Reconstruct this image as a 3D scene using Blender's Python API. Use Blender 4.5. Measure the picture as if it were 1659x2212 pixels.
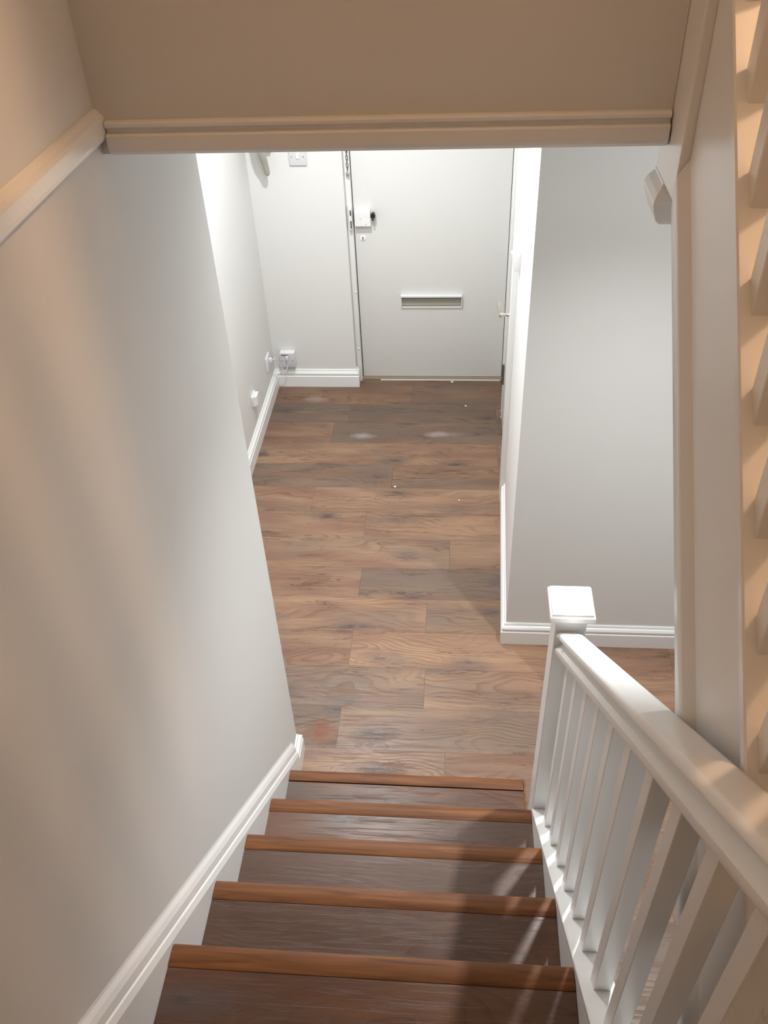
import bpy, bmesh, math, random
from mathutils import Vector, Matrix
random.seed(7)
for o in list(bpy.data.objects): bpy.data.objects.remove(o)
SC = bpy.context.scene
C = SC.collection
PI = math.pi

# ------------------------------------------------------------------ camera
W, Hpx, F = 1659.0, 2212.0, 1875.95
CAMH = 2.70
RM = ((0.99654362, 0.07325861, -0.03916613),
      (0.01722355, -0.64344414, -0.76529928),
      (-0.08126598, 0.76197954, -0.64248193))
cam = bpy.data.cameras.new('camera')
cam.sensor_fit = 'HORIZONTAL'; cam.sensor_width = 36.0
cam.lens = F * 36.0 / W
cam.clip_start = 0.02
co = bpy.data.objects.new('camera', cam); C.objects.link(co)
m = Matrix(((RM[0][0], -RM[1][0], -RM[2][0], 0), (RM[0][1], -RM[1][1], -RM[2][1], 0),
            (RM[0][2], -RM[1][2], -RM[2][2], CAMH), (0, 0, 0, 1)))
co.matrix_world = m
SC.camera = co

# ------------------------------------------------------------------ light
w = bpy.data.worlds.new('world'); SC.world = w; w.use_nodes = True
w.node_tree.nodes['Background'].inputs[0].default_value = (0.9, 0.95, 1, 1)
w.node_tree.nodes['Background'].inputs[1].default_value = 0.05
SC.view_settings.view_transform = 'Standard'
SC.view_settings.look = 'None'
SC.view_settings.gamma = 1.0
SC.view_settings.exposure = 0.0
SC.view_settings.use_curve_mapping = False

def lamp(name, kind, loc, power, col, radius=0.04, cone=None, blend=0.6, aim=None):
    l = bpy.data.lights.new(name, kind); l.energy = power; l.color = col
    l.shadow_soft_size = radius
    if kind == 'SPOT':
        l.spot_size = math.radians(cone); l.spot_blend = blend
    o = bpy.data.objects.new(name, l); o.location = loc; C.objects.link(o)
    if aim:
        o.rotation_euler = (Vector(aim) - Vector(loc)).to_track_quat('-Z', 'Y').to_euler()
    return o
COOL = (0.965, 0.985, 1.0)
WARM = (1.0, 0.60, 0.345)
lamp('downlight_stair_foot', 'SPOT', (0.66, 1.74, 2.39), 128, COOL, 0.03, 104, 1.0, (0.36, 1.40, 0))
lamp('downlight_stair_foot_rim', 'SPOT', (0.66, 1.74, 2.385), 13, COOL, 0.03, 170, 0.8)
lamp('downlight_hall_middle', 'SPOT', (-0.38, 2.50, 2.39), 74, COOL, 0.035, 165, 1.0)
lamp('downlight_front_door', 'SPOT', (-0.50, 3.40, 2.39), 96, COOL, 0.035, 165, 1.0)
lamp('landing_pendant_bulb', 'POINT', (1.04, 1.33, 3.92), 63, WARM, 0.06)

# ------------------------------------------------------------------ materials
def principled(name):
    mt = bpy.data.materials.new(name); mt.use_nodes = True
    nt = mt.node_tree
    return mt, nt, nt.nodes['Principled BSDF']

def paint(name, col, rough=0.5, bump=0.02, scale=220, spec=0.5):
    mt, nt, b = principled(name)
    b.inputs['Roughness'].default_value = rough
    b.inputs['Specular IOR Level'].default_value = spec
    N = nt.nodes; L = nt.links
    tc = N.new('ShaderNodeTexCoord')
    nz = N.new('ShaderNodeTexNoise'); nz.inputs['Scale'].default_value = scale; nz.inputs['Detail'].default_value = 3
    L.new(tc.outputs['Object'], nz.inputs['Vector'])
    bp = N.new('ShaderNodeBump'); bp.inputs['Strength'].default_value = bump; bp.inputs['Distance'].default_value = 0.004
    L.new(nz.outputs['Fac'], bp.inputs['Height']); L.new(bp.outputs['Normal'], b.inputs['Normal'])
    n2 = N.new('ShaderNodeTexNoise'); n2.inputs['Scale'].default_value = 2.3; n2.inputs['Detail'].default_value = 2
    L.new(tc.outputs['Object'], n2.inputs['Vector'])
    mx = N.new('ShaderNodeMix'); mx.data_type = 'RGBA'
    mx.inputs['A'].default_value = (*[c * 0.97 for c in col], 1); mx.inputs['B'].default_value = (*col, 1)
    L.new(n2.outputs['Fac'], mx.inputs['Factor']); L.new(mx.outputs['Result'], b.inputs['Base Color'])
    return mt

def plain(name, col, rough=0.4, metal=0.0):
    mt, nt, b = principled(name)
    b.inputs['Base Color'].default_value = (*col, 1)
    b.inputs['Roughness'].default_value = rough; b.inputs['Metallic'].default_value = metal
    return mt

def wood(name, floor=False, tint=(1, 1, 1), axis='X'):
    """rustic oak laminate: streaky grain along X, cathedral figure, smoky knots; object colour varies the plank"""
    mt, nt, b = principled(name); N = nt.nodes; L = nt.links
    def mth(op, a, bb=None, clamp=False):
        n = N.new('ShaderNodeMath'); n.operation = op; n.use_clamp = clamp
        for i, v in enumerate((a, bb)):
            if v is None: continue
            if isinstance(v, (int, float)): n.inputs[i].default_value = v
            else: L.new(v, n.inputs[i])
        return n.outputs[0]
    def mix(f, a, bb, mode='MIX'):
        n = N.new('ShaderNodeMix'); n.data_type = 'RGBA'; n.blend_type = mode
        for k, v in (('Factor', f), ('A', a), ('B', bb)):
            if isinstance(v, (int, float)): n.inputs[k].default_value = v
            elif isinstance(v, tuple): n.inputs[k].default_value = (*v, 1)
            else: L.new(v, n.inputs[k])
        return n.outputs['Result']
    def rng(v, a, bb, c=0.0, d=1.0):
        n = N.new('ShaderNodeMapRange'); n.clamp = True
        L.new(v, n.inputs[0])
        for i, q in enumerate((a, bb, c, d)): n.inputs[1 + i].default_value = q
        return n.outputs[0]
    tc = N.new('ShaderNodeTexCoord'); oi = N.new('ShaderNodeObjectInfo')
    sep = N.new('ShaderNodeSeparateColor'); L.new(oi.outputs['Color'], sep.inputs[0])
    off = N.new('ShaderNodeCombineXYZ')
    L.new(mth('MULTIPLY', sep.outputs[2], 37.0), off.inputs[0])
    L.new(mth('MULTIPLY', sep.outputs[2], 91.0), off.inputs[1])
    add = N.new('ShaderNodeVectorMath'); add.operation = 'ADD'
    L.new(tc.outputs['Object'], add.inputs[0]); L.new(off.outputs[0], add.inputs[1])
    def mapped(sx, sy, sz=1.0, src=None):
        mp = N.new('ShaderNodeMapping'); mp.inputs['Scale'].default_value = (sx, sy, sz)
        L.new(src or add.outputs[0], mp.inputs[0]); return mp.outputs[0]
    def noise(vec, sc, det=4, rough=0.55, dist=0.0):
        n = N.new('ShaderNodeTexNoise'); n.inputs['Scale'].default_value = sc; n.inputs['Detail'].default_value = det
        n.inputs['Roughness'].default_value = rough; n.inputs['Distortion'].default_value = dist
        L.new(vec, n.inputs['Vector']); return n.outputs['Fac']
    # knots
    kv = mapped(2.9, 7.5)
    kn = N.new('ShaderNodeTexVoronoi'); kn.voronoi_dimensions = '2D'; kn.inputs['Scale'].default_value = 1.0; kn.inputs['Randomness'].default_value = 0.9
    L.new(kv, kn.inputs['Vector'])
    wob = noise(mapped(14, 46), 1.0, 5, 0.7)
    kd = mth('ADD', kn.outputs['Distance'], mth('MULTIPLY', mth('SUBTRACT', wob, 0.5), 0.62))
    ks = N.new('ShaderNodeSeparateColor'); L.new(kn.outputs['Color'], ks.inputs[0])
    keep = rng(ks.outputs[0], 0.50, 0.85)
    smoke = mth('MULTIPLY', rng(kd, 0.33, 0.10), keep)
    heart = mth('MULTIPLY', rng(kd, 0.10, -0.04), keep)
    # cathedral figure bent round the knots
    bend = noise(mapped(1.5, 4.0), 1.0, 2)
    wv = N.new('ShaderNodeTexWave'); wv.wave_type = 'BANDS'; wv.bands_direction = 'Y'; wv.wave_profile = 'SAW'
    wv.inputs['Scale'].default_value = 1.0; wv.inputs['Distortion'].default_value = 1.2; wv.inputs['Detail'].default_value = 2
    cx = N.new('ShaderNodeCombineXYZ'); sx = N.new('ShaderNodeSeparateXYZ'); L.new(add.outputs[0], sx.inputs[0])
    yy = mth('ADD', mth('MULTIPLY', sx.outputs[1], 13.0), mth('ADD', mth('MULTIPLY', bend, 5.5), mth('MULTIPLY', smoke, 1.6)))
    L.new(mth('MULTIPLY', sx.outputs[0], 1.2), cx.inputs[0]); L.new(yy, cx.inputs[1])
    L.new(cx.outputs[0], wv.inputs['Vector'])
    figure = rng(wv.outputs['Fac'], 0.55, 1.0)
    fmask = rng(noise(mapped(1.3, 5.0), 1.3, 2), 0.42, 0.58)
    figure = mth('MULTIPLY', figure, fmask)
    streak = rng(noise(mapped(4.2, 95), 1.0, 6, 0.72, 0.8), 0.53, 0.72)
    pores = rng(noise(mapped(14, 420), 1.0, 2, 0.5), 0.55, 0.72)
    broad = noise(mapped(1.7, 9.0), 1.0, 3, 0.55, 0.5)
    grey = noise(mapped(1.1, 3.6), 1.6, 3)
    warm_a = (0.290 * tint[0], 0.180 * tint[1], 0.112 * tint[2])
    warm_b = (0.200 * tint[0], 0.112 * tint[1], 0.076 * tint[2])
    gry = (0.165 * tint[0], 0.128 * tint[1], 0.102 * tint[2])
    col = mix(rng(broad, 0.36, 0.62), warm_a, warm_b)
    gf = mth('MULTIPLY', rng(mth('ADD', grey, mth('MULTIPLY', mth('SUBTRACT', sep.outputs[1], 0.5), 0.42)), 0.40, 0.66), 0.75)
    col = mix(gf, col, gry)
    col = mix(mth('MULTIPLY', figure, 0.62), col, (0.135 * tint[0], 0.068 * tint[1], 0.038 * tint[2]))
    col = mix(mth('MULTIPLY', streak, 0.72), col, (0.12 * tint[0], 0.062 * tint[1], 0.037 * tint[2]))
    col = mix(mth('MULTIPLY', pores, 0.40), col, (0.13, 0.075, 0.05))
    col = mix(mth('MULTIPLY', smoke, 0.62), col, (0.095, 0.078, 0.072))
    col = mix(mth('MULTIPLY', heart, 0.85), col, (0.055, 0.042, 0.038))
    vn = noise(mapped(2.4, 34), 1.0, 5, 0.6, 0.9)
    vein = mth('MULTIPLY', rng(mth('ABSOLUTE', mth('SUBTRACT', vn, 0.5)), 0.024, 0.0), rng(noise(mapped(1.6, 7), 1.7, 2), 0.47, 0.60))
    col = mix(mth('MULTIPLY', vein, 0.75), col, (0.060, 0.034, 0.024))
    br = mth('ADD', mth('MULTIPLY', sep.outputs[0], 0.55), 0.72)
    brc = N.new('ShaderNodeCombineColor')
    for i in range(3): L.new(br, brc.inputs[i])
    col = mix(1.0, col, brc.outputs[0], 'MULTIPLY')
    if floor:      # worn marks that belong to the floor: rusty stain at the stair foot, dusty smears by the door
        ge = N.new('ShaderNodeNewGeometry')
        def blob(x, y, rx, ry, sc, lo, hi):
            mp = N.new('ShaderNodeMapping'); mp.vector_type = 'TEXTURE'
            mp.inputs['Location'].default_value = (x, y, 0); mp.inputs['Scale'].default_value = (rx, ry, 1)
            L.new(ge.outputs['Position'], mp.inputs[0])
            ln = N.new('ShaderNodeVectorMath'); ln.operation = 'LENGTH'; L.new(mp.outputs[0], ln.inputs[0])
            d = mth('ADD', ln.outputs['Value'], mth('MULTIPLY', mth('SUBTRACT', noise(ge.outputs['Position'], sc, 3), 0.5), 1.3))
            return rng(d, hi, lo)
        col = mix(mth('MULTIPLY', mth('MULTIPLY', blob(-0.475, 1.925, 0.085, 0.085, 34, 0.25, 0.9), mth('ADD', 0.45, broad)), 1.0), col, (0.19, 0.062, 0.024))
        col = mix(mth('MULTIPLY', blob(-0.80, 4.20, 0.10, 0.035, 16, 0.3, 1.0), 0.30), col, (0.50, 0.42, 0.38))
        col = mix(mth('MULTIPLY', blob(-0.50, 3.84, 0.07, 0.035, 16, 0.2, 1.0), 0.40), col, (0.52, 0.47, 0.46))
        col = mix(mth('MULTIPLY', blob(-0.09, 3.86, 0.12, 0.030, 14, 0.2, 1.0), 0.40), col, (0.50, 0.45, 0.43))
    L.new(col, b.inputs['Base Color'])
    rg = mth('ADD', 0.32, mth('MULTIPLY', streak, 0.12)); L.new(rg, b.inputs['Roughness'])
    b.inputs['Specular IOR Level'].default_value = 0.28 if floor else 0.34
    bp = N.new('ShaderNodeBump'); bp.inputs['Strength'].default_value = 0.4; bp.inputs['Distance'].default_value = 0.0012
    L.new(mth('SUBTRACT', 1.0, mth('ADD', mth('MULTIPLY', streak, 0.6), mth('MULTIPLY', figure, 0.8))), bp.inputs['Height'])
    L.new(bp.outputs['Normal'], b.inputs['Normal'])
    return mt

M_WALL = paint('wall_emulsion', (0.74, 0.735, 0.715), 0.62, 0.03)
M_CEIL = paint('ceiling_emulsion', (0.78, 0.78, 0.77), 0.7)
M_GLOSS = paint('white_gloss_paint', (0.86, 0.86, 0.845), 0.30, 0.012, 60)
M_DOOR = paint('door_satin_paint', (0.76, 0.76, 0.735), 0.38, 0.015, 80)
M_PLANK = wood('rustic_oak_floor', True)
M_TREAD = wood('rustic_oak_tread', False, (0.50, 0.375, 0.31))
M_PLASTIC = plain('white_plastic', (0.80, 0.80, 0.80), 0.35)
M_GREYP = plain('shade_grey_plastic', (0.62, 0.62, 0.64), 0.4)
M_BLACK = plain('black_metal', (0.015, 0.015, 0.015), 0.3)
M_DARK = plain('dark_gap', (0.03, 0.025, 0.02), 0.8)
M_NICKEL = plain('satin_nickel', (0.66, 0.62, 0.56), 0.28, 1.0)
M_HINGE = plain('dull_steel', (0.30, 0.28, 0.25), 0.4, 1.0)
M_PEWTER = plain('aged_silver_plate', (0.34, 0.32, 0.27), 0.55, 0.3)
M_FILL = plain('subfloor', (0.18, 0.12, 0.08), 0.9)

def nosing_mat():
    mt, nt, b = principled('stained_nosing_wood'); N = nt.nodes; L = nt.links
    tc = N.new('ShaderNodeTexCoord'); mp = N.new('ShaderNodeMapping'); mp.inputs['Scale'].default_value = (4, 70, 70)
    oi = N.new('ShaderNodeObjectInfo'); ad = N.new('ShaderNodeVectorMath'); ad.operation = 'ADD'
    L.new(tc.outputs['Object'], ad.inputs[0]); L.new(oi.outputs['Random'], ad.inputs[1])
    L.new(ad.outputs[0], mp.inputs[0])
    nz = N.new('ShaderNodeTexNoise'); nz.inputs['Scale'].default_value = 1.0; nz.inputs['Detail'].default_value = 5
    nz.inputs['Distortion'].default_value = 0.8
    L.new(mp.outputs[0], nz.inputs['Vector'])
    cr = N.new('ShaderNodeValToRGB')
    cr.color_ramp.elements[0].position = 0.32; cr.color_ramp.elements[0].color = (0.215, 0.086, 0.030, 1)
    cr.color_ramp.elements[1].position = 0.72; cr.color_ramp.elements[1].color = (0.095, 0.035, 0.014, 1)
    L.new(nz.outputs['Fac'], cr.inputs[0]); L.new(cr.outputs[0], b.inputs['Base Color'])
    b.inputs['Roughness'].default_value = 0.46; b.inputs['Specular IOR Level'].default_value = 0.18
    return mt
M_NOSE = nosing_mat()

# ------------------------------------------------------------------ helpers
def box(bm, x0, x1, y0, y1, z0, z1):
    v = [bm.verts.new((x, y, z)) for z in (z0, z1) for y in (y0, y1) for x in (x0, x1)]
    for f in ((0, 2, 3, 1), (4, 5, 7, 6), (0, 1, 5, 4), (1, 3, 7, 5), (3, 2, 6, 7), (2, 0, 4, 6)):
        bm.faces.new([v[i] for i in f])
    return v
def prism(bm, pts, off):
    """closed polygon of 3D points swept by a vector"""
    off = Vector(off); a = [bm.verts.new(p) for p in pts]; b = [bm.verts.new(Vector(p) + off) for p in pts]
    n = len(pts)
    bm.faces.new(a); bm.faces.new(b[::-1])
    for i in range(n): bm.faces.new((a[i], b[i], b[(i + 1) % n], a[(i + 1) % n]))
def lathe(bm, prof, origin=(0, 0, 0), axis='Z', n=20):
    """prof: (radius, height) pairs"""
    O = Vector(origin); rings = []
    def at(r, h, a):
        c, s = r * math.cos(a), r * math.sin(a)
        return O + (Vector((c, s, h)) if axis == 'Z' else Vector((c, h, s)) if axis == 'Y' else Vector((h, c, s)))
    for r, h in prof: rings.append([bm.verts.new(at(max(r, 1e-5), h, 2 * PI * i / n)) for i in range(n)])
    for p, q in zip(rings, rings[1:]):
        for i in range(n): bm.faces.new((p[i], p[(i + 1) % n], q[(i + 1) % n], q[i]))
    bm.faces.new(rings[0][::-1]); bm.faces.new(rings[-1])
def tube(bm, pts, r, n=8):
    pts = [Vector(p) for p in pts]; rings = []
    rr = r if isinstance(r, (list, tuple)) else [r] * len(pts)
    up = Vector((0.13, 0.27, 0.95)).normalized()
    for i, p in enumerate(pts):
        t = (pts[min(i + 1, len(pts) - 1)] - pts[max(i - 1, 0)]).normalized()
        a = t.cross(up).normalized(); b = t.cross(a).normalized()
        rings.append([bm.verts.new(p + rr[i] * (math.cos(2 * PI * k / n) * a + math.sin(2 * PI * k / n) * b)) for k in range(n)])
    for p, q in zip(rings, rings[1:]):
        for i in range(n): bm.faces.new((p[i], p[(i + 1) % n], q[(i + 1) % n], q[i]))
    bm.faces.new(rings[0][::-1]); bm.faces.new(rings[-1])
def catmull(P, k=8):
    P = [Vector(p) for p in P]; Q = [P[0] * 2 - P[1]] + P + [P[-1] * 2 - P[-2]]; out = []
    for i in range(1, len(Q) - 2):
        for j in range(k):
            t = j / k
            out.append(0.5 * ((2 * Q[i]) + (Q[i + 1] - Q[i - 1]) * t + (2 * Q[i - 1] - 5 * Q[i] + 4 * Q[i + 1] - Q[i + 2]) * t * t
                              + (3 * Q[i] - Q[i - 1] - 3 * Q[i + 1] + Q[i + 2]) * t ** 3))
    return out + [P[-1]]
def obj(name, bm, mat, parent=None, bevel=0.0, seg=2, smooth=False, origin=None, share=None):
    bmesh.ops.recalc_face_normals(bm, faces=bm.faces)
    if bevel:
        bmesh.ops.bevel(bm, geom=[e for e in bm.edges if e.calc_face_angle(0) > 0.5], offset=bevel, segments=seg, affect='EDGES', profile=0.6)
    if origin is not None:
        for v in bm.verts: v.co -= Vector(origin)
    me = bpy.data.meshes.new(name); bm.to_mesh(me); bm.free()
    if smooth:
        for p in me.polygons: p.use_smooth = True
        try: me.set_sharp_from_angle(angle=0.7)
        except Exception: pass
    me.materials.append(mat)
    o = bpy.data.objects.new(name, me); C.objects.link(o)
    if origin is not None: o.location = origin
    if parent:
        o.parent = parent
        o.location = Vector(o.location) - world_of(parent)
    return o
def world_of(o):
    v = Vector(o.location)
    while o.parent: o = o.parent; v += Vector(o.location)
    return v
def B(): return bmesh.new()
def boxo(name, x0, x1, y0, y1, z0, z1, mat, parent=None, bevel=0.0, seg=2, origin=None):
    bm = B(); box(bm, x0, x1, y0, y1, z0, z1)
    return obj(name, bm, mat, parent, bevel, seg, smooth=bevel > 0, origin=origin)
def empty(name, loc, label=None, cat=None, group=None, kind=None):
    o = bpy.data.objects.new(name, None); o.location = loc; o.empty_display_size = 0.05; C.objects.link(o)
    if label: o['label'] = label
    if cat: o['category'] = cat
    if group: o['group'] = group
    if kind: o['kind'] = kind
    return o
def struct(o, label=None):
    o['kind'] = 'structure'
    if label: o['label'] = label
    return o

# ------------------------------------------------------------------ measures
RISE, GOING, NY0 = 0.1981, 0.2279, 1.630        # lower flight: nosing k at y = NY0 - k*GOING, z = (k+1)*RISE
SL = RISE / GOING
def nline(y): return RISE + SL * (NY0 - y)
XL, XR = -0.53, 0.236                           # tread ends
XW = -0.55                                      # stair wall
LAND = 6 * RISE                                 # landing height
YL = NY0 - 5 * GOING                            # landing front edge
YB = 1.345                                      # bulkhead face
TOP = 4.9
DECK = 2.574
HC = 2.42                                       # hall ceiling

# ------------------------------------------------------------------ room shell
def wall_poly(name, pts, z0, z1, label, mat=None):
    bm = B(); prism(bm, [(x, y, z0) for x, y in pts], (0, 0, z1 - z0))
    return struct(obj(name, bm, mat or M_WALL), label)
wall_poly('wall_left', [(XW, -1.63), (XW, 1.828), (XW - 0.12, 1.828), (XW - 0.12, -1.63)], 0, TOP, 'cream wall beside the stairs ending in an outside corner at the hall')
wall_poly('wall_hall_left', [(-1.06, 1.70), (-1.06, 4.35), (-1.18, 4.35), (-1.18, 1.70)], 0, HC, 'bright white left wall of the hall beyond the stair wall')
wall_poly('wall_hall_near', [(-1.06, 1.708), (XW - 0.12, 1.708), (XW - 0.12, 1.828), (-1.06, 1.828)], 0, HC, 'hall wall turned away behind the stair wall corner')
wall_poly('wall_back', [(-1.18, 4.35), (-0.583, 4.35), (-0.583, 4.62), (-1.18, 4.62)], 0, HC, 'white far wall left of the front door with sockets')
wall_poly('wall_right', [(0.212, 2.40), (1.13, 2.40), (1.13, 2.52), (0.36, 2.52), (0.36, 3.30), (0.237, 3.30)], 0, HC, 'pale grey wall facing the stairs with an outside corner into the hall')
wall_poly('wall_hall_right', [(0.262, 4.10), (0.268, 4.62), (0.36, 4.62), (0.36, 4.10)], 0, HC, 'narrow white wall between side door and front door')
wall_poly('wall_side', [(1.13, -1.75), (1.25, -1.75), (1.25, 2.52), (1.13, 2.52)], 0, TOP, 'wall beyond the upper stairs')
wall_poly('wall_behind', [(XW - 0.12, -1.75), (1.13, -1.75), (1.13, -1.63), (XW - 0.12, -1.63)], 0, TOP, 'wall behind the landing')
wall_poly('wall_over_door', [(-0.582, 4.36), (0.267, 4.36), (0.267, 4.62), (-0.582, 4.62)], 2.02, HC, 'wall above the front door')
# bulkhead: the first-floor wall above the stair opening
bm = B(); box(bm, XW, 0.30, YB, YB + 0.10, 2.2785, TOP); box(bm, 0.30, 0.42, 1.400, YB + 0.10, 2.2785, TOP)
struct(obj('wall_bulkhead', bm, M_WALL), 'beige bulkhead wall crossing above the stairs')
bm = B(); box(bm, -1.18, 1.13, YB + 0.12, 4.62, HC, DECK); box(bm, 0.42, 1.13, 1.285, YB + 0.12, HC - 0.06, DECK)
struct(obj('ceiling_hall', bm, M_CEIL), 'hall ceiling under the first floor')
bm = B(); box(bm, XW - 0.12, 1.25, -1.75, 3.0, TOP, TOP + 0.1)
struct(obj('ceiling', bm, M_CEIL), 'ceiling over the stairwell')
bm = B(); box(bm, 0.30, 1.13, 3.0, 3.12, DECK, TOP); box(bm, 0.18, 0.30, YB + 0.12, 3.12, DECK, TOP)
struct(obj('wall_upper', bm, M_WALL), 'upstairs hall walls')

# moulded edge along bulkhead and left wall
bm = B()
prof = [(0, 2.279), (-0.006, 2.279), (-0.013, 2.285), (-0.015, 2.290), (-0.015, 2.308), (-0.012, 2.3105), (-0.006, 2.312), (-0.006, 2.316), (-0.010, 2.319), (-0.012, 2.320), (-0.012, 2.3245), (-0.008, 2.3275), (-0.001, 2.328), (0, 2.328)]
prism(bm, [(XW + 0.016, YB + d, z) for d, z in prof], (0.30 - XW - 0.016 - 0.002, 0, 0))
struct(obj('trim_bulkhead', bm, M_GLOSS), 'moulded edge strip along the bottom of the bulkhead')
bm = B()
profL = [(0, 2.300), (0.010, 2.301), (0.014, 2.306), (0.015, 2.312), (0.015, 2.330), (0.013, 2.335), (0.009, 2.338), (0.005, 2.343), (0, 2.345)]
prism(bm, [(XW + d, -1.62, z) for d, z in profL], (0, YB + 1.62, 0))
struct(obj('trim_left', bm, M_GLOSS), 'moulded rail running along the left wall towards the bulkhead')

# ------------------------------------------------------------------ skirtings
def skirt_prof(h=0.11, t=0.018):
    return [(0, 0), (t, 0), (t, h * 0.62), (t - 0.004, h * 0.65), (t - 0.0045, h * 0.69), (t - 0.001, h * 0.74), (t - 0.001, h * 0.80),
            (t - 0.006, h * 0.87), (t - 0.011, h * 0.90), (t - 0.011, h * 0.95), (t - 0.014, h), (0, h)]
def skirting(name, path, label, h=0.11, t=0.018, caps=None):
    """path: plan points on the wall; room lies to the right-hand side of travel; mitred corners"""
    bm = B(); P = [Vector(p) for p in path]; pr = skirt_prof(h, t); rings = []
    for i, p in enumerate(P):
        d0 = (P[i] - P[i - 1]).normalized() if i else None
        d1 = (P[i + 1] - P[i]).normalized() if i < len(P) - 1 else None
        n0 = Vector((d0.y, -d0.x)) if d0 else None; n1 = Vector((d1.y, -d1.x)) if d1 else None
        if n0 is None: nn = n1
        elif n1 is None: nn = n0
        else: nn = (n0 + n1) / (1 + n0.dot(n1))
        rings.append([bm.verts.new((p.x + nn.x * d, p.y + nn.y * d, z + 0.0005)) for d, z in pr])
    for a, b in zip(rings, rings[1:]):
        n = len(a)
        for i in range(n): bm.faces.new((a[i], a[(i + 1) % n], b[(i + 1) % n], b[i]))
    bm.faces.new(rings[0]); bm.faces.new(rings[-1][::-1])
    return struct(obj(name, bm, M_GLOSS), label)
skirting('baseboard_hall_left', [(-1.06, 1.85), (-1.06, 4.35), (-0.585, 4.35), (-0.585, 4.385)], 'white moulded skirting round the far left corner of the hall')
skirting('baseboard_right', [(0.237, 3.298), (0.212, 2.40), (1.128, 2.40)], 'white moulded skirting wrapping the right outside corner')
skirting('baseboard_left', [(XW, 1.752), (XW, 1.828), (-1.04, 1.828)], 'short white skirting block at the end of the stair wall')

# ------------------------------------------------------------------ floor of separate planks
floor = empty('floor', (0, 3, -0.012), 'brown rustic oak laminate hall floor laid crosswise', kind='structure')
bm = B(); box(bm, -1.20, 1.25, -0.60, 4.62, -0.06, -0.010); 
obj('subfloor', bm, M_FILL, floor)
PW = 0.1917
def plank(x0, x1, y0, y1, tone, gry, seed):
    g = 0.0003
    x0 += g; x1 -= g; y0 += g; y1 -= g
    bm = B(); lo = box(bm, x0, x1, y0, y1, -0.010, -0.0008)
    # chamfered top edge
    top = [f for f in bm.faces if all(v.co.z > -0.005 for v in f.verts)][0]
    r = bmesh.ops.inset_individual(bm, faces=[top], thickness=0.0009)
    for v in top.verts: v.co.z = 0.0
    o = obj('plank', bm, M_PLANK, floor, origin=((x0 + x1) / 2, (y0 + y1) / 2, 0))
    o.color = (tone, gry, seed, 1)
JOINTS = {-1: [(-0.02, .50, .55, .45), (0.62, .5, .3, .4)], 0: [(-0.42,), (0.7,)], 1: [(-0.106,)], 2: [(-0.414,), (0.859,)], 3: [(-0.112,)], 4: [(-0.411,)],
          5: [(-0.02,)], 6: [(-0.424,)], 7: [(-0.70,)], 8: [(-0.319,)], 9: [(0.217,)], 10: [(-0.672,)], 11: [(0.217,), (-0.60,)], 12: [(-0.257,)], 13: [(-0.1,)]}
TONE = {0: (.45, .95, .62, .75), 1: (.75, .8, .85, .35), 2: (.6, .2, .95, .25), 3: (.85, .15, .55, .55), 4: (.75, .2, .5, .85), 5: (.8, .35, .8, .4),
        6: (.78, .15, .8, .3), 7: (.8, .15, .8, .2), 8: (.5, .8, .45, .35), 9: (.75, .2, .6, .5), 10: (.5, .15, .35, .8), 11: (.25, .85, .2, .8), 12: (.35, .3, .25, .6), 13: (.2, .5, .2, .5), -1: (.75, .35, .6, .4)}
for j in range(-10, 14):
    y0 = 1.855 + PW * j; y1 = y0 + PW
    if y1 > 4.46: y1 = 4.415
    xa = -1.055; xb = 1.125
    if y1 <= 1.55: xa = 0.285
    elif y1 < 1.80: xa = -0.525
    elif y0 < 1.80: xa = -0.548
    if y0 >= 2.42: xb = 0.255
    xs = sorted([q[0] for q in JOINTS.get(j, [((j * 0.37) % 0.8 + 0.2,)])] )
    xs = [xa] + [q for q in xs if xa + 0.06 < q < xb - 0.03] + [xb]
    tn = TONE.get(j, (.5, .4, .5, .5))
    for i in range(len(xs) - 1):
        t, g = (tn[0], tn[1]) if i % 2 == 0 else (tn[2], tn[3])
        if j == 13 and xs[i] < -0.6:
            pass
        plank(xs[i], xs[i + 1], y0, y1, t, g, random.random())

# ------------------------------------------------------------------ lower staircase
st = empty('staircase', (-0.15, 1.63, 0), 'short lower flight of dark wood-look steps with orange-brown nosings', 'staircase')
for k in range(6):
    y = NY0 - k * GOING; z = (k + 1) * RISE
    yb = y - GOING if k < 5 else -1.62
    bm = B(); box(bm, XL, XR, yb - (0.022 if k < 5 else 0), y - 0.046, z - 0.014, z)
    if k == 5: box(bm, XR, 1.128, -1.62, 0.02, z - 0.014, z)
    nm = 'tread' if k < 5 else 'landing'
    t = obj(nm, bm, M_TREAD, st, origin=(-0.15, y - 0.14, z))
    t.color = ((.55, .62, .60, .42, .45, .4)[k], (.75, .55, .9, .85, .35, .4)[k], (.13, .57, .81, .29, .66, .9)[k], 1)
    # rounded nosing strip, slightly proud of the tread
    pr = [(y - 0.0455, z - 0.020), (y - 0.0455, z + 0.001), (y - 0.040, z + 0.0035), (y - 0.012, z + 0.0035), (y - 0.004, z + 0.001), (y, z - 0.006), (y - 0.001, z - 0.014), (y - 0.006, z - 0.020)]
    if k == 0: pr[0] = (y - 0.0425, z - 0.020); pr[1] = (y - 0.0425, z + 0.002)
    bm = B(); prism(bm, [(XL + 0.001, a, b) for a, b in pr], (XR - XL - 0.002, 0, 0))
    obj('nosing', bm, M_NOSE, st, smooth=True, origin=(-0.15, y, z))
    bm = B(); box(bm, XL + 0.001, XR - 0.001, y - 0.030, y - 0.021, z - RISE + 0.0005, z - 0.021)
    r_ = obj('riser', bm, M_TREAD, st, origin=(-0.15, y, z - 0.1)); r_.color = (.4, .5, random.random(), 1)
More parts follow.
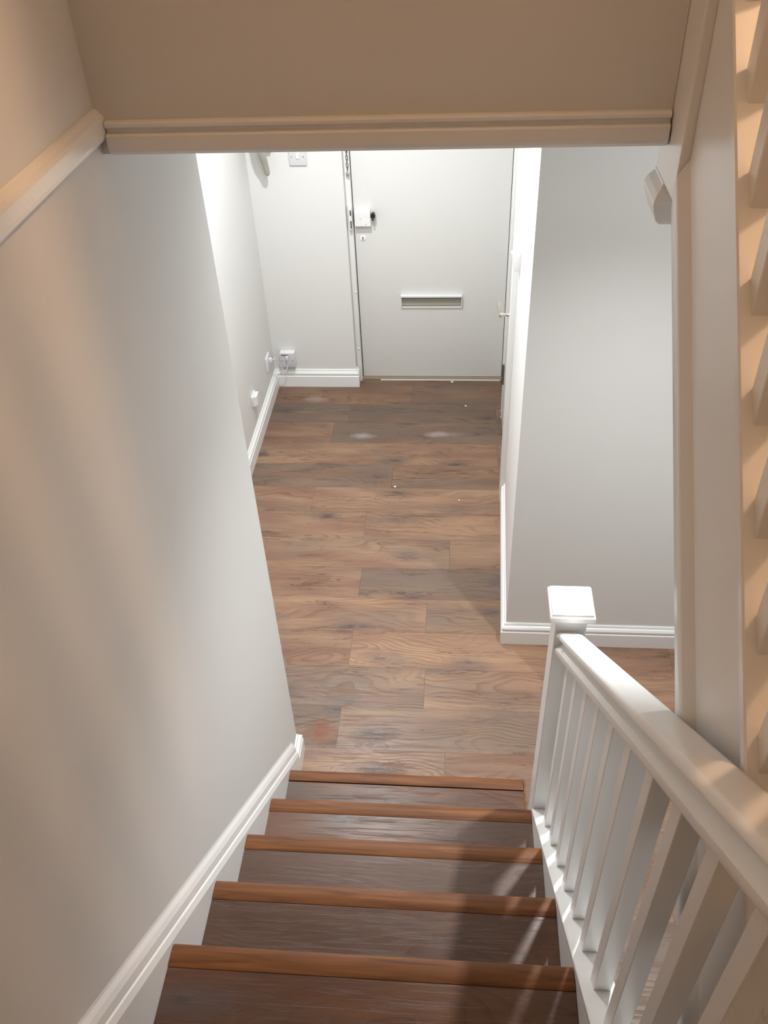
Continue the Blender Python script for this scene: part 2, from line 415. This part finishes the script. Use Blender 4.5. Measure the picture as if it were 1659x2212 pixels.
# exposed right end of bottom step
bm = B(); box(bm, XR, XR + 0.006, 1.466, NY0 - 0.004, 0.0, RISE + 0.003)
obj('end_trim', bm, M_NOSE, st, bevel=0.0015)
# closed wall string on the left with moulded top
bm = B()
def strp(y):
    z = nline(y) + 0.008
    return [(XW + 0.0006, max(z - 0.30, 0.0008)), (XL, max(z - 0.30, 0.0008)), (XL, z), (XL - 0.0045, z + 0.018), (XL - 0.0075, z + 0.021), (XL - 0.0075, z + 0.028), (XL - 0.009, z + 0.044),
            (XL - 0.013, z + 0.058), (XL - 0.018, z + 0.070), (XW + 0.0006, z + 0.078)]
ya, yb = 1.752, YL - 0.03
ra = [bm.verts.new((x, ya, max(z, 0.001))) for x, z in strp(ya)]; rb = [bm.verts.new((x, yb, z)) for x, z in strp(yb)]
n = len(ra)
for i in range(n): bm.faces.new((ra[i], ra[(i + 1) % n], rb[(i + 1) % n], rb[i]))
bm.faces.new(ra); bm.faces.new(rb[::-1])
o = obj('wall_string', bm, M_GLOSS, st); o['label'] = 'white moulded stair skirting sloping along the left wall'
# plumb end of the string down to the hall floor
# landing skirting on the left wall
bm = B(); prism(bm, [(XW + 0.0006 + d, -1.62, LAND + z) for d, z in skirt_prof(0.11, 0.02)], (0, yb + 1.62, 0))
obj('landing_skirting', bm, M_GLOSS, st)
# outer string under the balustrade
bm = B()
yo0, yo1 = 1.389, 0.215
prism(bm, [(XR + 0.001, yo0, nline(yo0) - 0.020), (XR + 0.001, yo0, 0.001), (XR + 0.001, yo1, 0.001), (XR + 0.001, yo1, nline(yo1) - 0.020)], (0.032, 0, 0))
o = obj('outer_string', bm, M_GLOSS, st); o['label'] = 'white panelled outer side of the steps'

# ------------------------------------------------------------------ lower balustrade
XC = 0.272
bal = empty('stair_balustrade', (XC, 1.43, 0), 'white stair banister with square balusters and capped newel post on the right of the steps', 'banister')
# newel
NX0, NX1, NYA, NYB = 0.236, 0.308, 1.390, 1.462
bm = B(); box(bm, NX0 + 0.0005, NX1, NYA, NYB, 0.001, 1.200)
newel = obj('newel_post', bm, M_GLOSS, bal, bevel=0.003)
bm = B()
def sq(h, z): return [bm.verts.new((0.272 + sx_ * h, 1.426 + sy_ * h, z)) for sx_, sy_ in ((-1, -1), (1, -1), (1, 1), (-1, 1))]
rings = [sq(0.034, 1.200), sq(0.038, 1.203), sq(0.041, 1.210), sq(0.049, 1.217), sq(0.051, 1.222), sq(0.051, 1.232), sq(0.0488, 1.2355), sq(0.0470, 1.2362), sq(0.0464, 1.2405), sq(0.0450, 1.2420)]
for a, b in zip(rings, rings[1:]):
    for i in range(4): bm.faces.new((a[i], a[(i + 1) % 4], b[(i + 1) % 4], b[i]))
bm.faces.new(rings[0][::-1]); bm.faces.new(rings[-1])
obj('newel_cap', bm, M_GLOSS, newel)
# near newel at the landing
bm = B(); box(bm, NX0 + 0.0005, NX1, 0.140, 0.212, LAND + 0.001, 2.28)
obj('newel_post', bm, M_GLOSS, bal, bevel=0.003)
# handrail
HZ = 1.172                                       # top of handrail at newel
def hz(y): return HZ + SL * (NYA - y)
hp = [(-0.022, -0.078), (-0.029, -0.075), (-0.0312, -0.066), (-0.0305, -0.056), (-0.022, -0.049), (-0.0155, -0.040), (-0.0165, -0.030), (-0.026, -0.021), (-0.0315, -0.014), (-0.031, -0.008), (-0.027, -0.002), (-0.021, 0.0)]
hp = [(a + 0.0005, b) for a, b in hp] + [(-a - 0.004, b) for a, b in hp[::-1]]
bm = B()
ra = [bm.verts.new((XC + a, NYA, hz(NYA) + b)) for a, b in hp]; rb = [bm.verts.new((XC + a, 0.212, hz(0.212) + b)) for a, b in hp]
n = len(hp)
for i in range(n): bm.faces.new((ra[i], ra[(i + 1) % n], rb[(i + 1) % n], rb[i]))
bm.faces.new(ra); bm.faces.new(rb[::-1])
obj('handrail', bm, M_GLOSS, bal, smooth=True)
# base rail
def bz(y): return nline(y) + 0.013
bp_ = [(-0.0355, -0.030), (-0.036, -0.003), (-0.033, 0.0), (0.025, 0.0), (0.0275, -0.003), (0.0275, -0.030)]
bm = B()
ra = [bm.verts.new((XC + a, NYA, bz(NYA) + b)) for a, b in bp_]; rb = [bm.verts.new((XC + a, 0.212, bz(0.212) + b)) for a, b in bp_]
n = len(bp_)
for i in range(n): bm.faces.new((ra[i], ra[(i + 1) % n], rb[(i + 1) % n], rb[i]))
bm.faces.new(ra); bm.faces.new(rb[::-1])
obj('base_rail', bm, M_GLOSS, bal)
def baluster(parent, xc, yc, zb, zt, slope, h=0.015):
    """square baluster cut to the slope at both ends; zb, zt at its centre"""
    bm = B(); lo = []; hi = []
    for dx, dy in ((-h, -h), (h, -h), (h, h), (-h, h)):
        lo.append(bm.verts.new((xc + dx, yc + dy, zb + slope * dy))); hi.append(bm.verts.new((xc + dx, yc + dy, zt + slope * dy)))
    bm.faces.new(lo[::-1]); bm.faces.new(hi)
    for i in range(4): bm.faces.new((lo[i], lo[(i + 1) % 4], hi[(i + 1) % 4], hi[i]))
    bmesh.ops.bevel(bm, geom=[e for e in bm.edges if abs(e.verts[0].co.x - e.verts[1].co.x) < 1e-6 and abs(e.verts[0].co.y - e.verts[1].co.y) < 1e-6], offset=0.0012, segments=1, affect='EDGES')
    obj('baluster', bm, M_GLOSS, parent)
for i in range(10):
    y = 1.291 - 0.1045 * i
    baluster(bal, XC, y, bz(y), hz(y) - 0.078, -SL)

# ------------------------------------------------------------------ upper staircase (rises away on the right)
us = empty('upper_staircase', (0.7, 0.06, LAND), 'upper flight rising away behind white string board at right edge', 'staircase')
USL = 0.972
def capz(y): return 2.499 + USL * (y - 1.137)        # top front arris of the string capping
def lowz(y): return 2.218 + USL * (y - 1.257)        # lower edge of the string moulding
def sweep(name, prof, y0, y1, zf, parent, mat=M_GLOSS, smooth=False):
    bm = B()
    a = [bm.verts.new((x, y0, zf(y0) + z)) for x, z in prof]; b = [bm.verts.new((x, y1, zf(y1) + z)) for x, z in prof]
    n = len(prof)
    for i in range(n): bm.faces.new((a[i], a[(i + 1) % n], b[(i + 1) % n], b[i]))
    bm.faces.new(a); bm.faces.new(b[::-1])
    return obj(name, bm, mat, parent, smooth=smooth)
UY0, UY1 = 0.215, 1.255
sweep('string_board', [(0.315, 0.01), (0.315, 0.366), (0.345, 0.366), (0.345, 0.01)], UY0, UY1, lowz, us)
sweep('string_moulding', [(0.345, 0.0), (0.3025, 0.0), (0.3004, 0.004), (0.3004, 0.044), (0.3025, 0.051), (0.3155, 0.072), (0.345, 0.074)], UY0, UY1, lowz, us, smooth=True)
for k in range(6):
    y = 0.057 + 0.2037 * k; z = LAND + (k + 1) * RISE
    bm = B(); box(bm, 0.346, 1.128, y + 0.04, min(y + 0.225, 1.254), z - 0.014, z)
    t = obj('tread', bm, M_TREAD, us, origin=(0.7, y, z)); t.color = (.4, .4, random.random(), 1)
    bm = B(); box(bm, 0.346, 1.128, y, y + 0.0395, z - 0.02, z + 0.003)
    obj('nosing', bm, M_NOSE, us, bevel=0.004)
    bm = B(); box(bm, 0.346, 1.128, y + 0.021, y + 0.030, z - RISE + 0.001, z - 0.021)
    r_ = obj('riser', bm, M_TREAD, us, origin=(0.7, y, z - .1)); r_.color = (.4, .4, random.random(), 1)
bm = B()
prism(bm, [(0.346, 0.12, lowz(0.12) + 0.02), (0.346, 1.253, lowz(1.253) + 0.02), (0.346, 1.253, lowz(1.253) + 0.0), (0.346, 0.12, lowz(0.12) + 0.0)], (0.78, 0, 0))
obj('soffit', bm, M_CEIL, us)

ub = empty('upper_balustrade', (0.33, 1.31, 2.17), 'white balusters climbing along the upper flight at right edge, seen from their left', 'banister')
sweep('capping', [(0.3020, -0.028), (0.3004, -0.004), (0.3025, 0.0), (0.356, 0.0), (0.359, -0.004), (0.357, -0.028)], UY0, UY1, capz, ub)
bm = B(); box(bm, 0.3005, 0.372, 1.256, 1.398, 2.228, 3.45)
nw = obj('newel_post', bm, M_GLOSS, ub, bevel=0.003)
# drop cap under the newel
bm = B()
def sq2(h, z): return [bm.verts.new((0.336 + sx_ * (0.0355 + h), 1.362 + sy_ * (0.0355 + h), z)) for sx_, sy_ in ((-1, -1), (1, -1), (1, 1), (-1, 1))]
rings = [sq2(-0.012, 2.163), sq2(-0.004, 2.165), sq2(0.003, 2.172), sq2(0.010, 2.190), sq2(0.0125, 2.200), sq2(0.0125, 2.206), sq2(0.008, 2.216), sq2(0.001, 2.226), sq2(0.0005, 2.230)]
for a, b in zip(rings, rings[1:]):
    for i in range(4): bm.faces.new((a[i], a[(i + 1) % 4], b[(i + 1) % 4], b[i]))
bm.faces.new(rings[0][::-1]); bm.faces.new(rings[-1])
o = obj('newel_drop', bm, M_GLOSS, nw); o['label'] = 'white bevelled newel drop hanging below the bulkhead'
for i in range(12):
    y = 1.048 + 0.016 - 0.0862 * (i - 1)
    if y < 0.24: break
    baluster(ub, 0.329, y, capz(y), capz(y) + 0.80, USL)
sweep('handrail', [(0.300, 0.80), (0.298, 0.84), (0.305, 0.86), (0.353, 0.86), (0.360, 0.84), (0.358, 0.80)], UY0, UY1, capz, ub)
bm = B(); box(bm, 0.3095, 0.345, 0.140, 0.212, LAND + 0.001, 2.6)
obj('newel_post', bm, M_GLOSS, ub, bevel=0.003)

# ------------------------------------------------------------------ front door
fd = empty('door_1', (-0.15, 4.44, 0), 'white flush front door with letter plate and rim lock', kind='structure')
DX0, DX1, DY = -0.552, 0.257, 4.440
boxo('door_leaf', DX0, DX1, DY, DY + 0.044, 0.010, 2.0, M_DOOR, fd, 0.002)
boxo('door_frame', -0.5825, DX0 - 0.004, 4.400, 4.60, 0.0, 2.02, M_GLOSS, fd, 0.003).__setitem__('label', 'left frame post with chipped paint')
boxo('door_frame', DX1 + 0.003, 0.275, 4.418, 4.60, 0.0, 2.02, M_GLOSS, fd, 0.003)
boxo('door_frame', DX0, DX1, 4.43, 4.60, 2.0, 2.04, M_GLOSS, fd, 0.003)
boxo('gap_shade_strip', DX0 - 0.0045, DX0 + 0.0002, DY + 0.004, DY + 0.05, 0.0, 2.0, M_DARK, fd)  # dark strips stand in for shade in the gaps beside the leaf
boxo('gap_shade_strip', DX1 - 0.0002, DX1 + 0.0035, DY + 0.004, DY + 0.05, 0.0, 2.0, M_DARK, fd)
boxo('threshold', DX0 - 0.004, DX1 + 0.003, 4.415, 4.50, -0.004, 0.0085, plain('threshold_wood', (0.27, 0.21, 0.14), 0.5), fd, 0.002)
boxo('threshold_bar', -0.45, 0.25, 4.409, 4.415, 0.0, 0.004, M_PLASTIC, fd)
# letter plate: frame with deep top lip round a recessed flap
bm = B()
lx0, lx1, lz0, lz1 = -0.318, 0.020, 0.455, 0.532
box(bm, lx0, lx1, 4.418, 4.4395, lz1 - 0.009, lz1); box(bm, lx0, lx1, 4.430, 4.4395, lz0, lz0 + 0.006)
box(bm, lx0, lx0 + 0.004, 4.424, 4.4395, lz0 + 0.006, lz1 - 0.009); box(bm, lx1 - 0.004, lx1, 4.424, 4.4395, lz0 + 0.006, lz1 - 0.009)
lp = obj('letter_plate', bm, M_PLASTIC, fd, bevel=0.001)
bm = B(); prism(bm, [(lx0 + 0.0045, 4.4385, lz0 + 0.0065), (lx0 + 0.0045, 4.4350, lz0 + 0.0065), (lx0 + 0.0045, 4.4345, lz0 + 0.02), (lx0 + 0.0045, 4.4365, lz0 + 0.022), (lx0 + 0.0045, 4.4365, lz1 - 0.0095), (lx0 + 0.0045, 4.4385, lz1 - 0.0095)], (lx1 - lx0 - 0.009, 0, 0))
o = obj('letter_flap', bm, M_PEWTER, lp); o['label'] = 'grey metal letter flap'
# rim lock
bm = B(); box(bm, -0.546, -0.462, 4.404, 4.4395, 0.932, 1.012)
rl = obj('rim_lock', bm, M_GLOSS, fd, bevel=0.003)
for x, z in ((-0.515, 0.972), (-0.488, 0.944)):
    bm = B(); lathe(bm, [(0.0022, 4.4045), (0.0022, 4.4030)], (x, 0, z), 'Y', 10); obj('screw', bm, M_HINGE, rl)
bm = B(); lathe(bm, [(0.008, 4.4395), (0.008, 4.424), (0.0125, 4.420), (0.0135, 4.402), (0.011, 4.396)], (-0.449, 0, 0.988), 'Y', 18)
box(bm, -0.4525, -0.4455, 4.390, 4.398, 0.968, 1.008)
kn_ = obj('latch_knob', bm, M_BLACK, rl); kn_['label'] = 'small black latch knob'
# keep on the frame
bm = B(); box(bm, -0.5710, -0.5565, 4.372, 4.3995, 0.925, 1.045)
kp = obj('lock_keep', bm, M_GLOSS, fd, bevel=0.006, seg=3)
boxo('keep_slot', -0.5640, -0.5580, 4.3705, 4.3718, 0.935, 0.975, M_BLACK, kp)
boxo('keep_slot', -0.5640, -0.5580, 4.3705, 4.3718, 1.003, 1.030, M_BLACK, kp)
# escutcheon
bm = B(); lathe(bm, [(0.0165, 4.4395), (0.0165, 4.437), (0.014, 4.4355)], (-0.511, 0, 0.856), 'Y', 24)
es = obj('keyhole_escutcheon', bm, M_GLOSS, fd, smooth=True)
bm = B(); lathe(bm, [(0.0035, 4.4356), (0.0035, 4.4348)], (-0.511, 0, 0.861), 'Y', 12); box(bm, -0.5128, -0.5092, 4.4348, 4.4356, 0.845, 0.860)
obj('keyhole', bm, M_BLACK, es)
# frame studs
for z in (0.566, 0.215):
    bm = B(); lathe(bm, [(0.006, 4.3998), (0.0055, 4.3965), (0.003, 4.3945)], (-0.564, 0, z), 'Y', 12); obj('frame_stud', bm, M_PLASTIC, fd)
# security chain hanging on the frame
zc = 1.455
bm0 = None
for i in range(13):
    bm = B(); ring = []
    for j in range(10):
        a = 2 * PI * j / 10
        dx, dz = 0.0055 * math.cos(a), 0.0115 * math.sin(a)
        p = Vector((-0.564 + (dx if i % 2 else dx * 0.3), 4.3925 + (0 if i % 2 else 0.0045 * math.cos(a)), zc - i * 0.0185 + dz))
        ring.append(p)
    tube(bm, ring + [ring[0]], 0.0018, 5)
    obj('chain_link', bm, M_HINGE, fd, smooth=True)
bm = B(); lathe(bm, [(0.002, -0.011), (0.009, -0.007), (0.011, 0.0), (0.009, 0.007), (0.002, 0.011)], (-0.563, 4.3885, 1.208), 'Z', 14)
obj('chain_end', bm, M_NICKEL, fd, smooth=True)

# ------------------------------------------------------------------ side door in right wall
sd = empty('door_2', (0.25, 3.70, 0), 'white side door in the right hall wall with lever handle', kind='structure')
boxo('architrave', 0.2145, 0.30, 3.301, 3.366, 0.0, 2.08, M_GLOSS, sd, 0.003)
boxo('door_lining', 0.232, 0.30, 3.367, 3.402, 0.0, 2.04, M_GLOSS, sd, 0.002)
boxo('door_leaf', 0.246, 0.286, 3.405, 4.010, 0.008, 2.02, M_DOOR, sd, 0.002)
boxo('architrave', 0.244, 0.30, 4.015, 4.095, 0.0, 2.08, M_GLOSS, sd, 0.003)
bm = B(); box(bm, 0.2395, 0.246, 3.985, 4.012, 0.235, 0.345); tube(bm, [(0.2385, 3.998, 0.232), (0.2385, 3.998, 0.348)], 0.005, 10)
obj('hinge', bm, M_HINGE, sd)
bm = B(); box(bm, 0.2395, 0.246, 3.985, 4.012, 1.62, 1.72); tube(bm, [(0.2385, 3.998, 1.617), (0.2385, 3.998, 1.723)], 0.005, 10)
obj('hinge', bm, M_HINGE, sd)
bm = B()
lathe(bm, [(0.024, 0.246), (0.024, 0.241), (0.017, 0.236), (0.0085, 0.226), (0.0075, 0.212), (0.009, 0.203), (0.0125, 0.196), (0.0125, 0.186), (0.007, 0.181)], (0, 3.560, 0.862), 'X', 20)
tube(bm, catmull([(0.192, 3.555, 0.862), (0.190, 3.575, 0.864), (0.189, 3.605, 0.868), (0.188, 3.635, 0.869), (0.188, 3.660, 0.867), (0.188, 3.672, 0.866)], 4),
     [0.0075 + 0.006 * max(0, math.sin(PI * min(1, max(0, (i - 4) / 17)))) for i in range(21)], 12)
obj('lever_handle', bm, M_NICKEL, sd, smooth=True)

# ------------------------------------------------------------------ fittings
# light switch on right wall
sw = empty('light_switch', (0.234, 3.195, 1.29), 'white light switch on the right hall wall beside the side door', 'switch')
boxo('back_box', 0.206, 0.2335, 3.155, 3.240, 1.250, 1.335, M_PLASTIC, sw, 0.003)
bm = B(); prism(bm, [(0.206, 3.185, 1.272), (0.197, 3.185, 1.312), (0.206, 3.185, 1.314)], (0, 0.024, 0))
obj('rocker', bm, M_PLASTIC, sw)
# fused switch plate on far wall, half hidden by the bulkhead
sp = empty('switch_plate', (-0.80, 4.35, 1.31), 'square white electrical plate on the far wall just under the bulkhead edge', 'switch')
boxo('plate', -0.844, -0.757, 4.341, 4.3495, 1.268, 1.354, M_GREYP, sp, 0.004, 3)
for x in (-0.830, -0.772):
    bm = B(); lathe(bm, [(0.0028, 4.3412), (0.0028, 4.3400)], (x, 0, 1.311), 'Y', 10); obj('screw', bm, M_HINGE, sp)
bm = B(); prism(bm, [(-0.808, 4.341, 1.300), (-0.808, 4.3365, 1.303), (-0.808, 4.334, 1.325), (-0.808, 4.341, 1.325)], (0.016, 0, 0)); obj('rocker', bm, M_PLASTIC, sp, bevel=0.001)
# surface-mounted socket box with a plug lead
sk = empty('wall_socket', (-0.970, 4.35, 0.13), 'low white surface-mounted wall socket on far wall near left corner, with plugged lead', 'socket')
boxo('back_box', -1.012, -0.928, 4.312, 4.3495, 0.150, 0.236, M_PLASTIC, sk, 0.003)
boxo('face_plate', -1.013, -0.927, 4.304, 4.3118, 0.149, 0.237, M_GREYP, sk, 0.003)  # white plate front, its shade put into the grey colour
for x in (-1.000, -0.940):
    bm = B(); lathe(bm, [(0.003, 4.3042), (0.003, 4.3030)], (x, 0, 0.190), 'Y', 10); obj('screw', bm, M_HINGE, sk)
boxo('outlet_slot', -1.003, -0.962, 4.3032, 4.3040, 0.222, 0.230, M_HINGE, sk)
boxo('connector', -0.974, -0.962, 4.288, 4.3030, 0.203, 0.224, M_PLASTIC, sk, 0.002)
# telephone socket on the left wall and its cable
tp = empty('phone_socket', (-1.06, 4.19, 0.25), 'white socket plate on left hall wall close to far corner', 'socket')
boxo('plate', -1.0595, -1.051, 4.145, 4.230, 0.205, 0.290, M_PLASTIC, tp, 0.003)
boxo('plug', -1.0505, -1.036, 4.200, 4.218, 0.240, 0.262, M_PLASTIC, tp, 0.002)
bm = B()
tube(bm, catmull([(-1.033, 4.212, 0.250), (-1.020, 4.235, 0.243), (-1.008, 4.258, 0.205), (-1.000, 4.270, 0.165), (-0.992, 4.280, 0.138), (-0.984, 4.292, 0.130), (-0.974, 4.297, 0.146), (-0.967, 4.296, 0.175), (-0.968, 4.295, 0.2025)], 8), 0.0028, 8)
cb = obj('cable', bm, M_PLASTIC, smooth=True)
cb['label'] = 'thin white cable looping between corner socket plate and low wall socket'; cb['category'] = 'cable'
# small junction box
jb = empty('junction_box', (-1.06, 3.78, 0.275), 'small white junction box low on the left hall wall', 'junction box')
boxo('base', -1.0595, -1.050, 3.745, 3.815, 0.238, 0.300, M_PLASTIC, jb, 0.002)
bm = B(); prism(bm, [(-1.0497, 3.748, 0.241), (-1.030, 3.755, 0.246), (-1.030, 3.805, 0.246), (-1.0497, 3.812, 0.241)], (0, 0, 0.054))
obj('cover', bm, M_PLASTIC, jb, bevel=0.002)
# entry-phone handset on far wall, only its lower end shows
hs = empty('entryphone', (-0.955, 4.35, 1.33), 'grey handset tip on far wall left of the square plate', 'phone')
boxo('wall_plate', -1.010, -0.925, 4.320, 4.3495, 1.345, 1.50, M_PLASTIC, hs, 0.004)
bm = B()
pts = catmull([(-0.968, 4.262, 1.50), (-0.966, 4.258, 1.44), (-0.962, 4.262, 1.37), (-0.955, 4.280, 1.31), (-0.950, 4.290, 1.262), (-0.949, 4.292, 1.238)], 5)
tube(bm, pts, [0.020, 0.021, 0.021, 0.020, 0.020] + [0.019] * 5 + [0.018] * 5 + [0.0165, 0.016, 0.0155, 0.015, 0.0145] + [0.014, 0.0135, 0.013, 0.011, 0.009, 0.004], 14)
boxo('cradle', -0.985, -0.935, 4.280, 4.3195, 1.375, 1.40, M_PLASTIC, hs, 0.003)
obj('handset', bm, paint('aged_grey_plastic', (0.36, 0.34, 0.29), 0.5, 0.1, 40), hs, smooth=True)
# tiny paint flakes on the floor by the side door
for i, (x, y) in enumerate([(0.243, 4.03), (0.05, 4.14), (-0.03, 4.395), (0.02, 3.30), (-0.30, 3.40)]):
    bm = B(); r = 0.004 + 0.002 * (i % 3)
    vs = [bm.verts.new((x + r * math.cos(a) * (1 + .3 * math.sin(3 * a + i)), y + r * math.sin(a), 0.0003)) for a in [k_ * PI / 3 for k_ in range(6)]]
    vt = [bm.verts.new(v.co + Vector((0, 0, 0.0012))) for v in vs]
    bm.faces.new(vs[::-1]); bm.faces.new(vt)
    for k_ in range(6): bm.faces.new((vs[k_], vs[(k_ + 1) % 6], vt[(k_ + 1) % 6], vt[k_]))
    o = obj('paint_flake', bm, M_PLASTIC)
    o['label'] = ['larger white paint flake by side door foot', 'white paint flake on floor second row from door', 'white paint flake against the front door sill',
                  'white paint flake on mid floor right of centre', 'white paint flake on mid floor left of centre'][i]
    o['category'] = 'flake'; o['group'] = 'paint flakes on the floor'
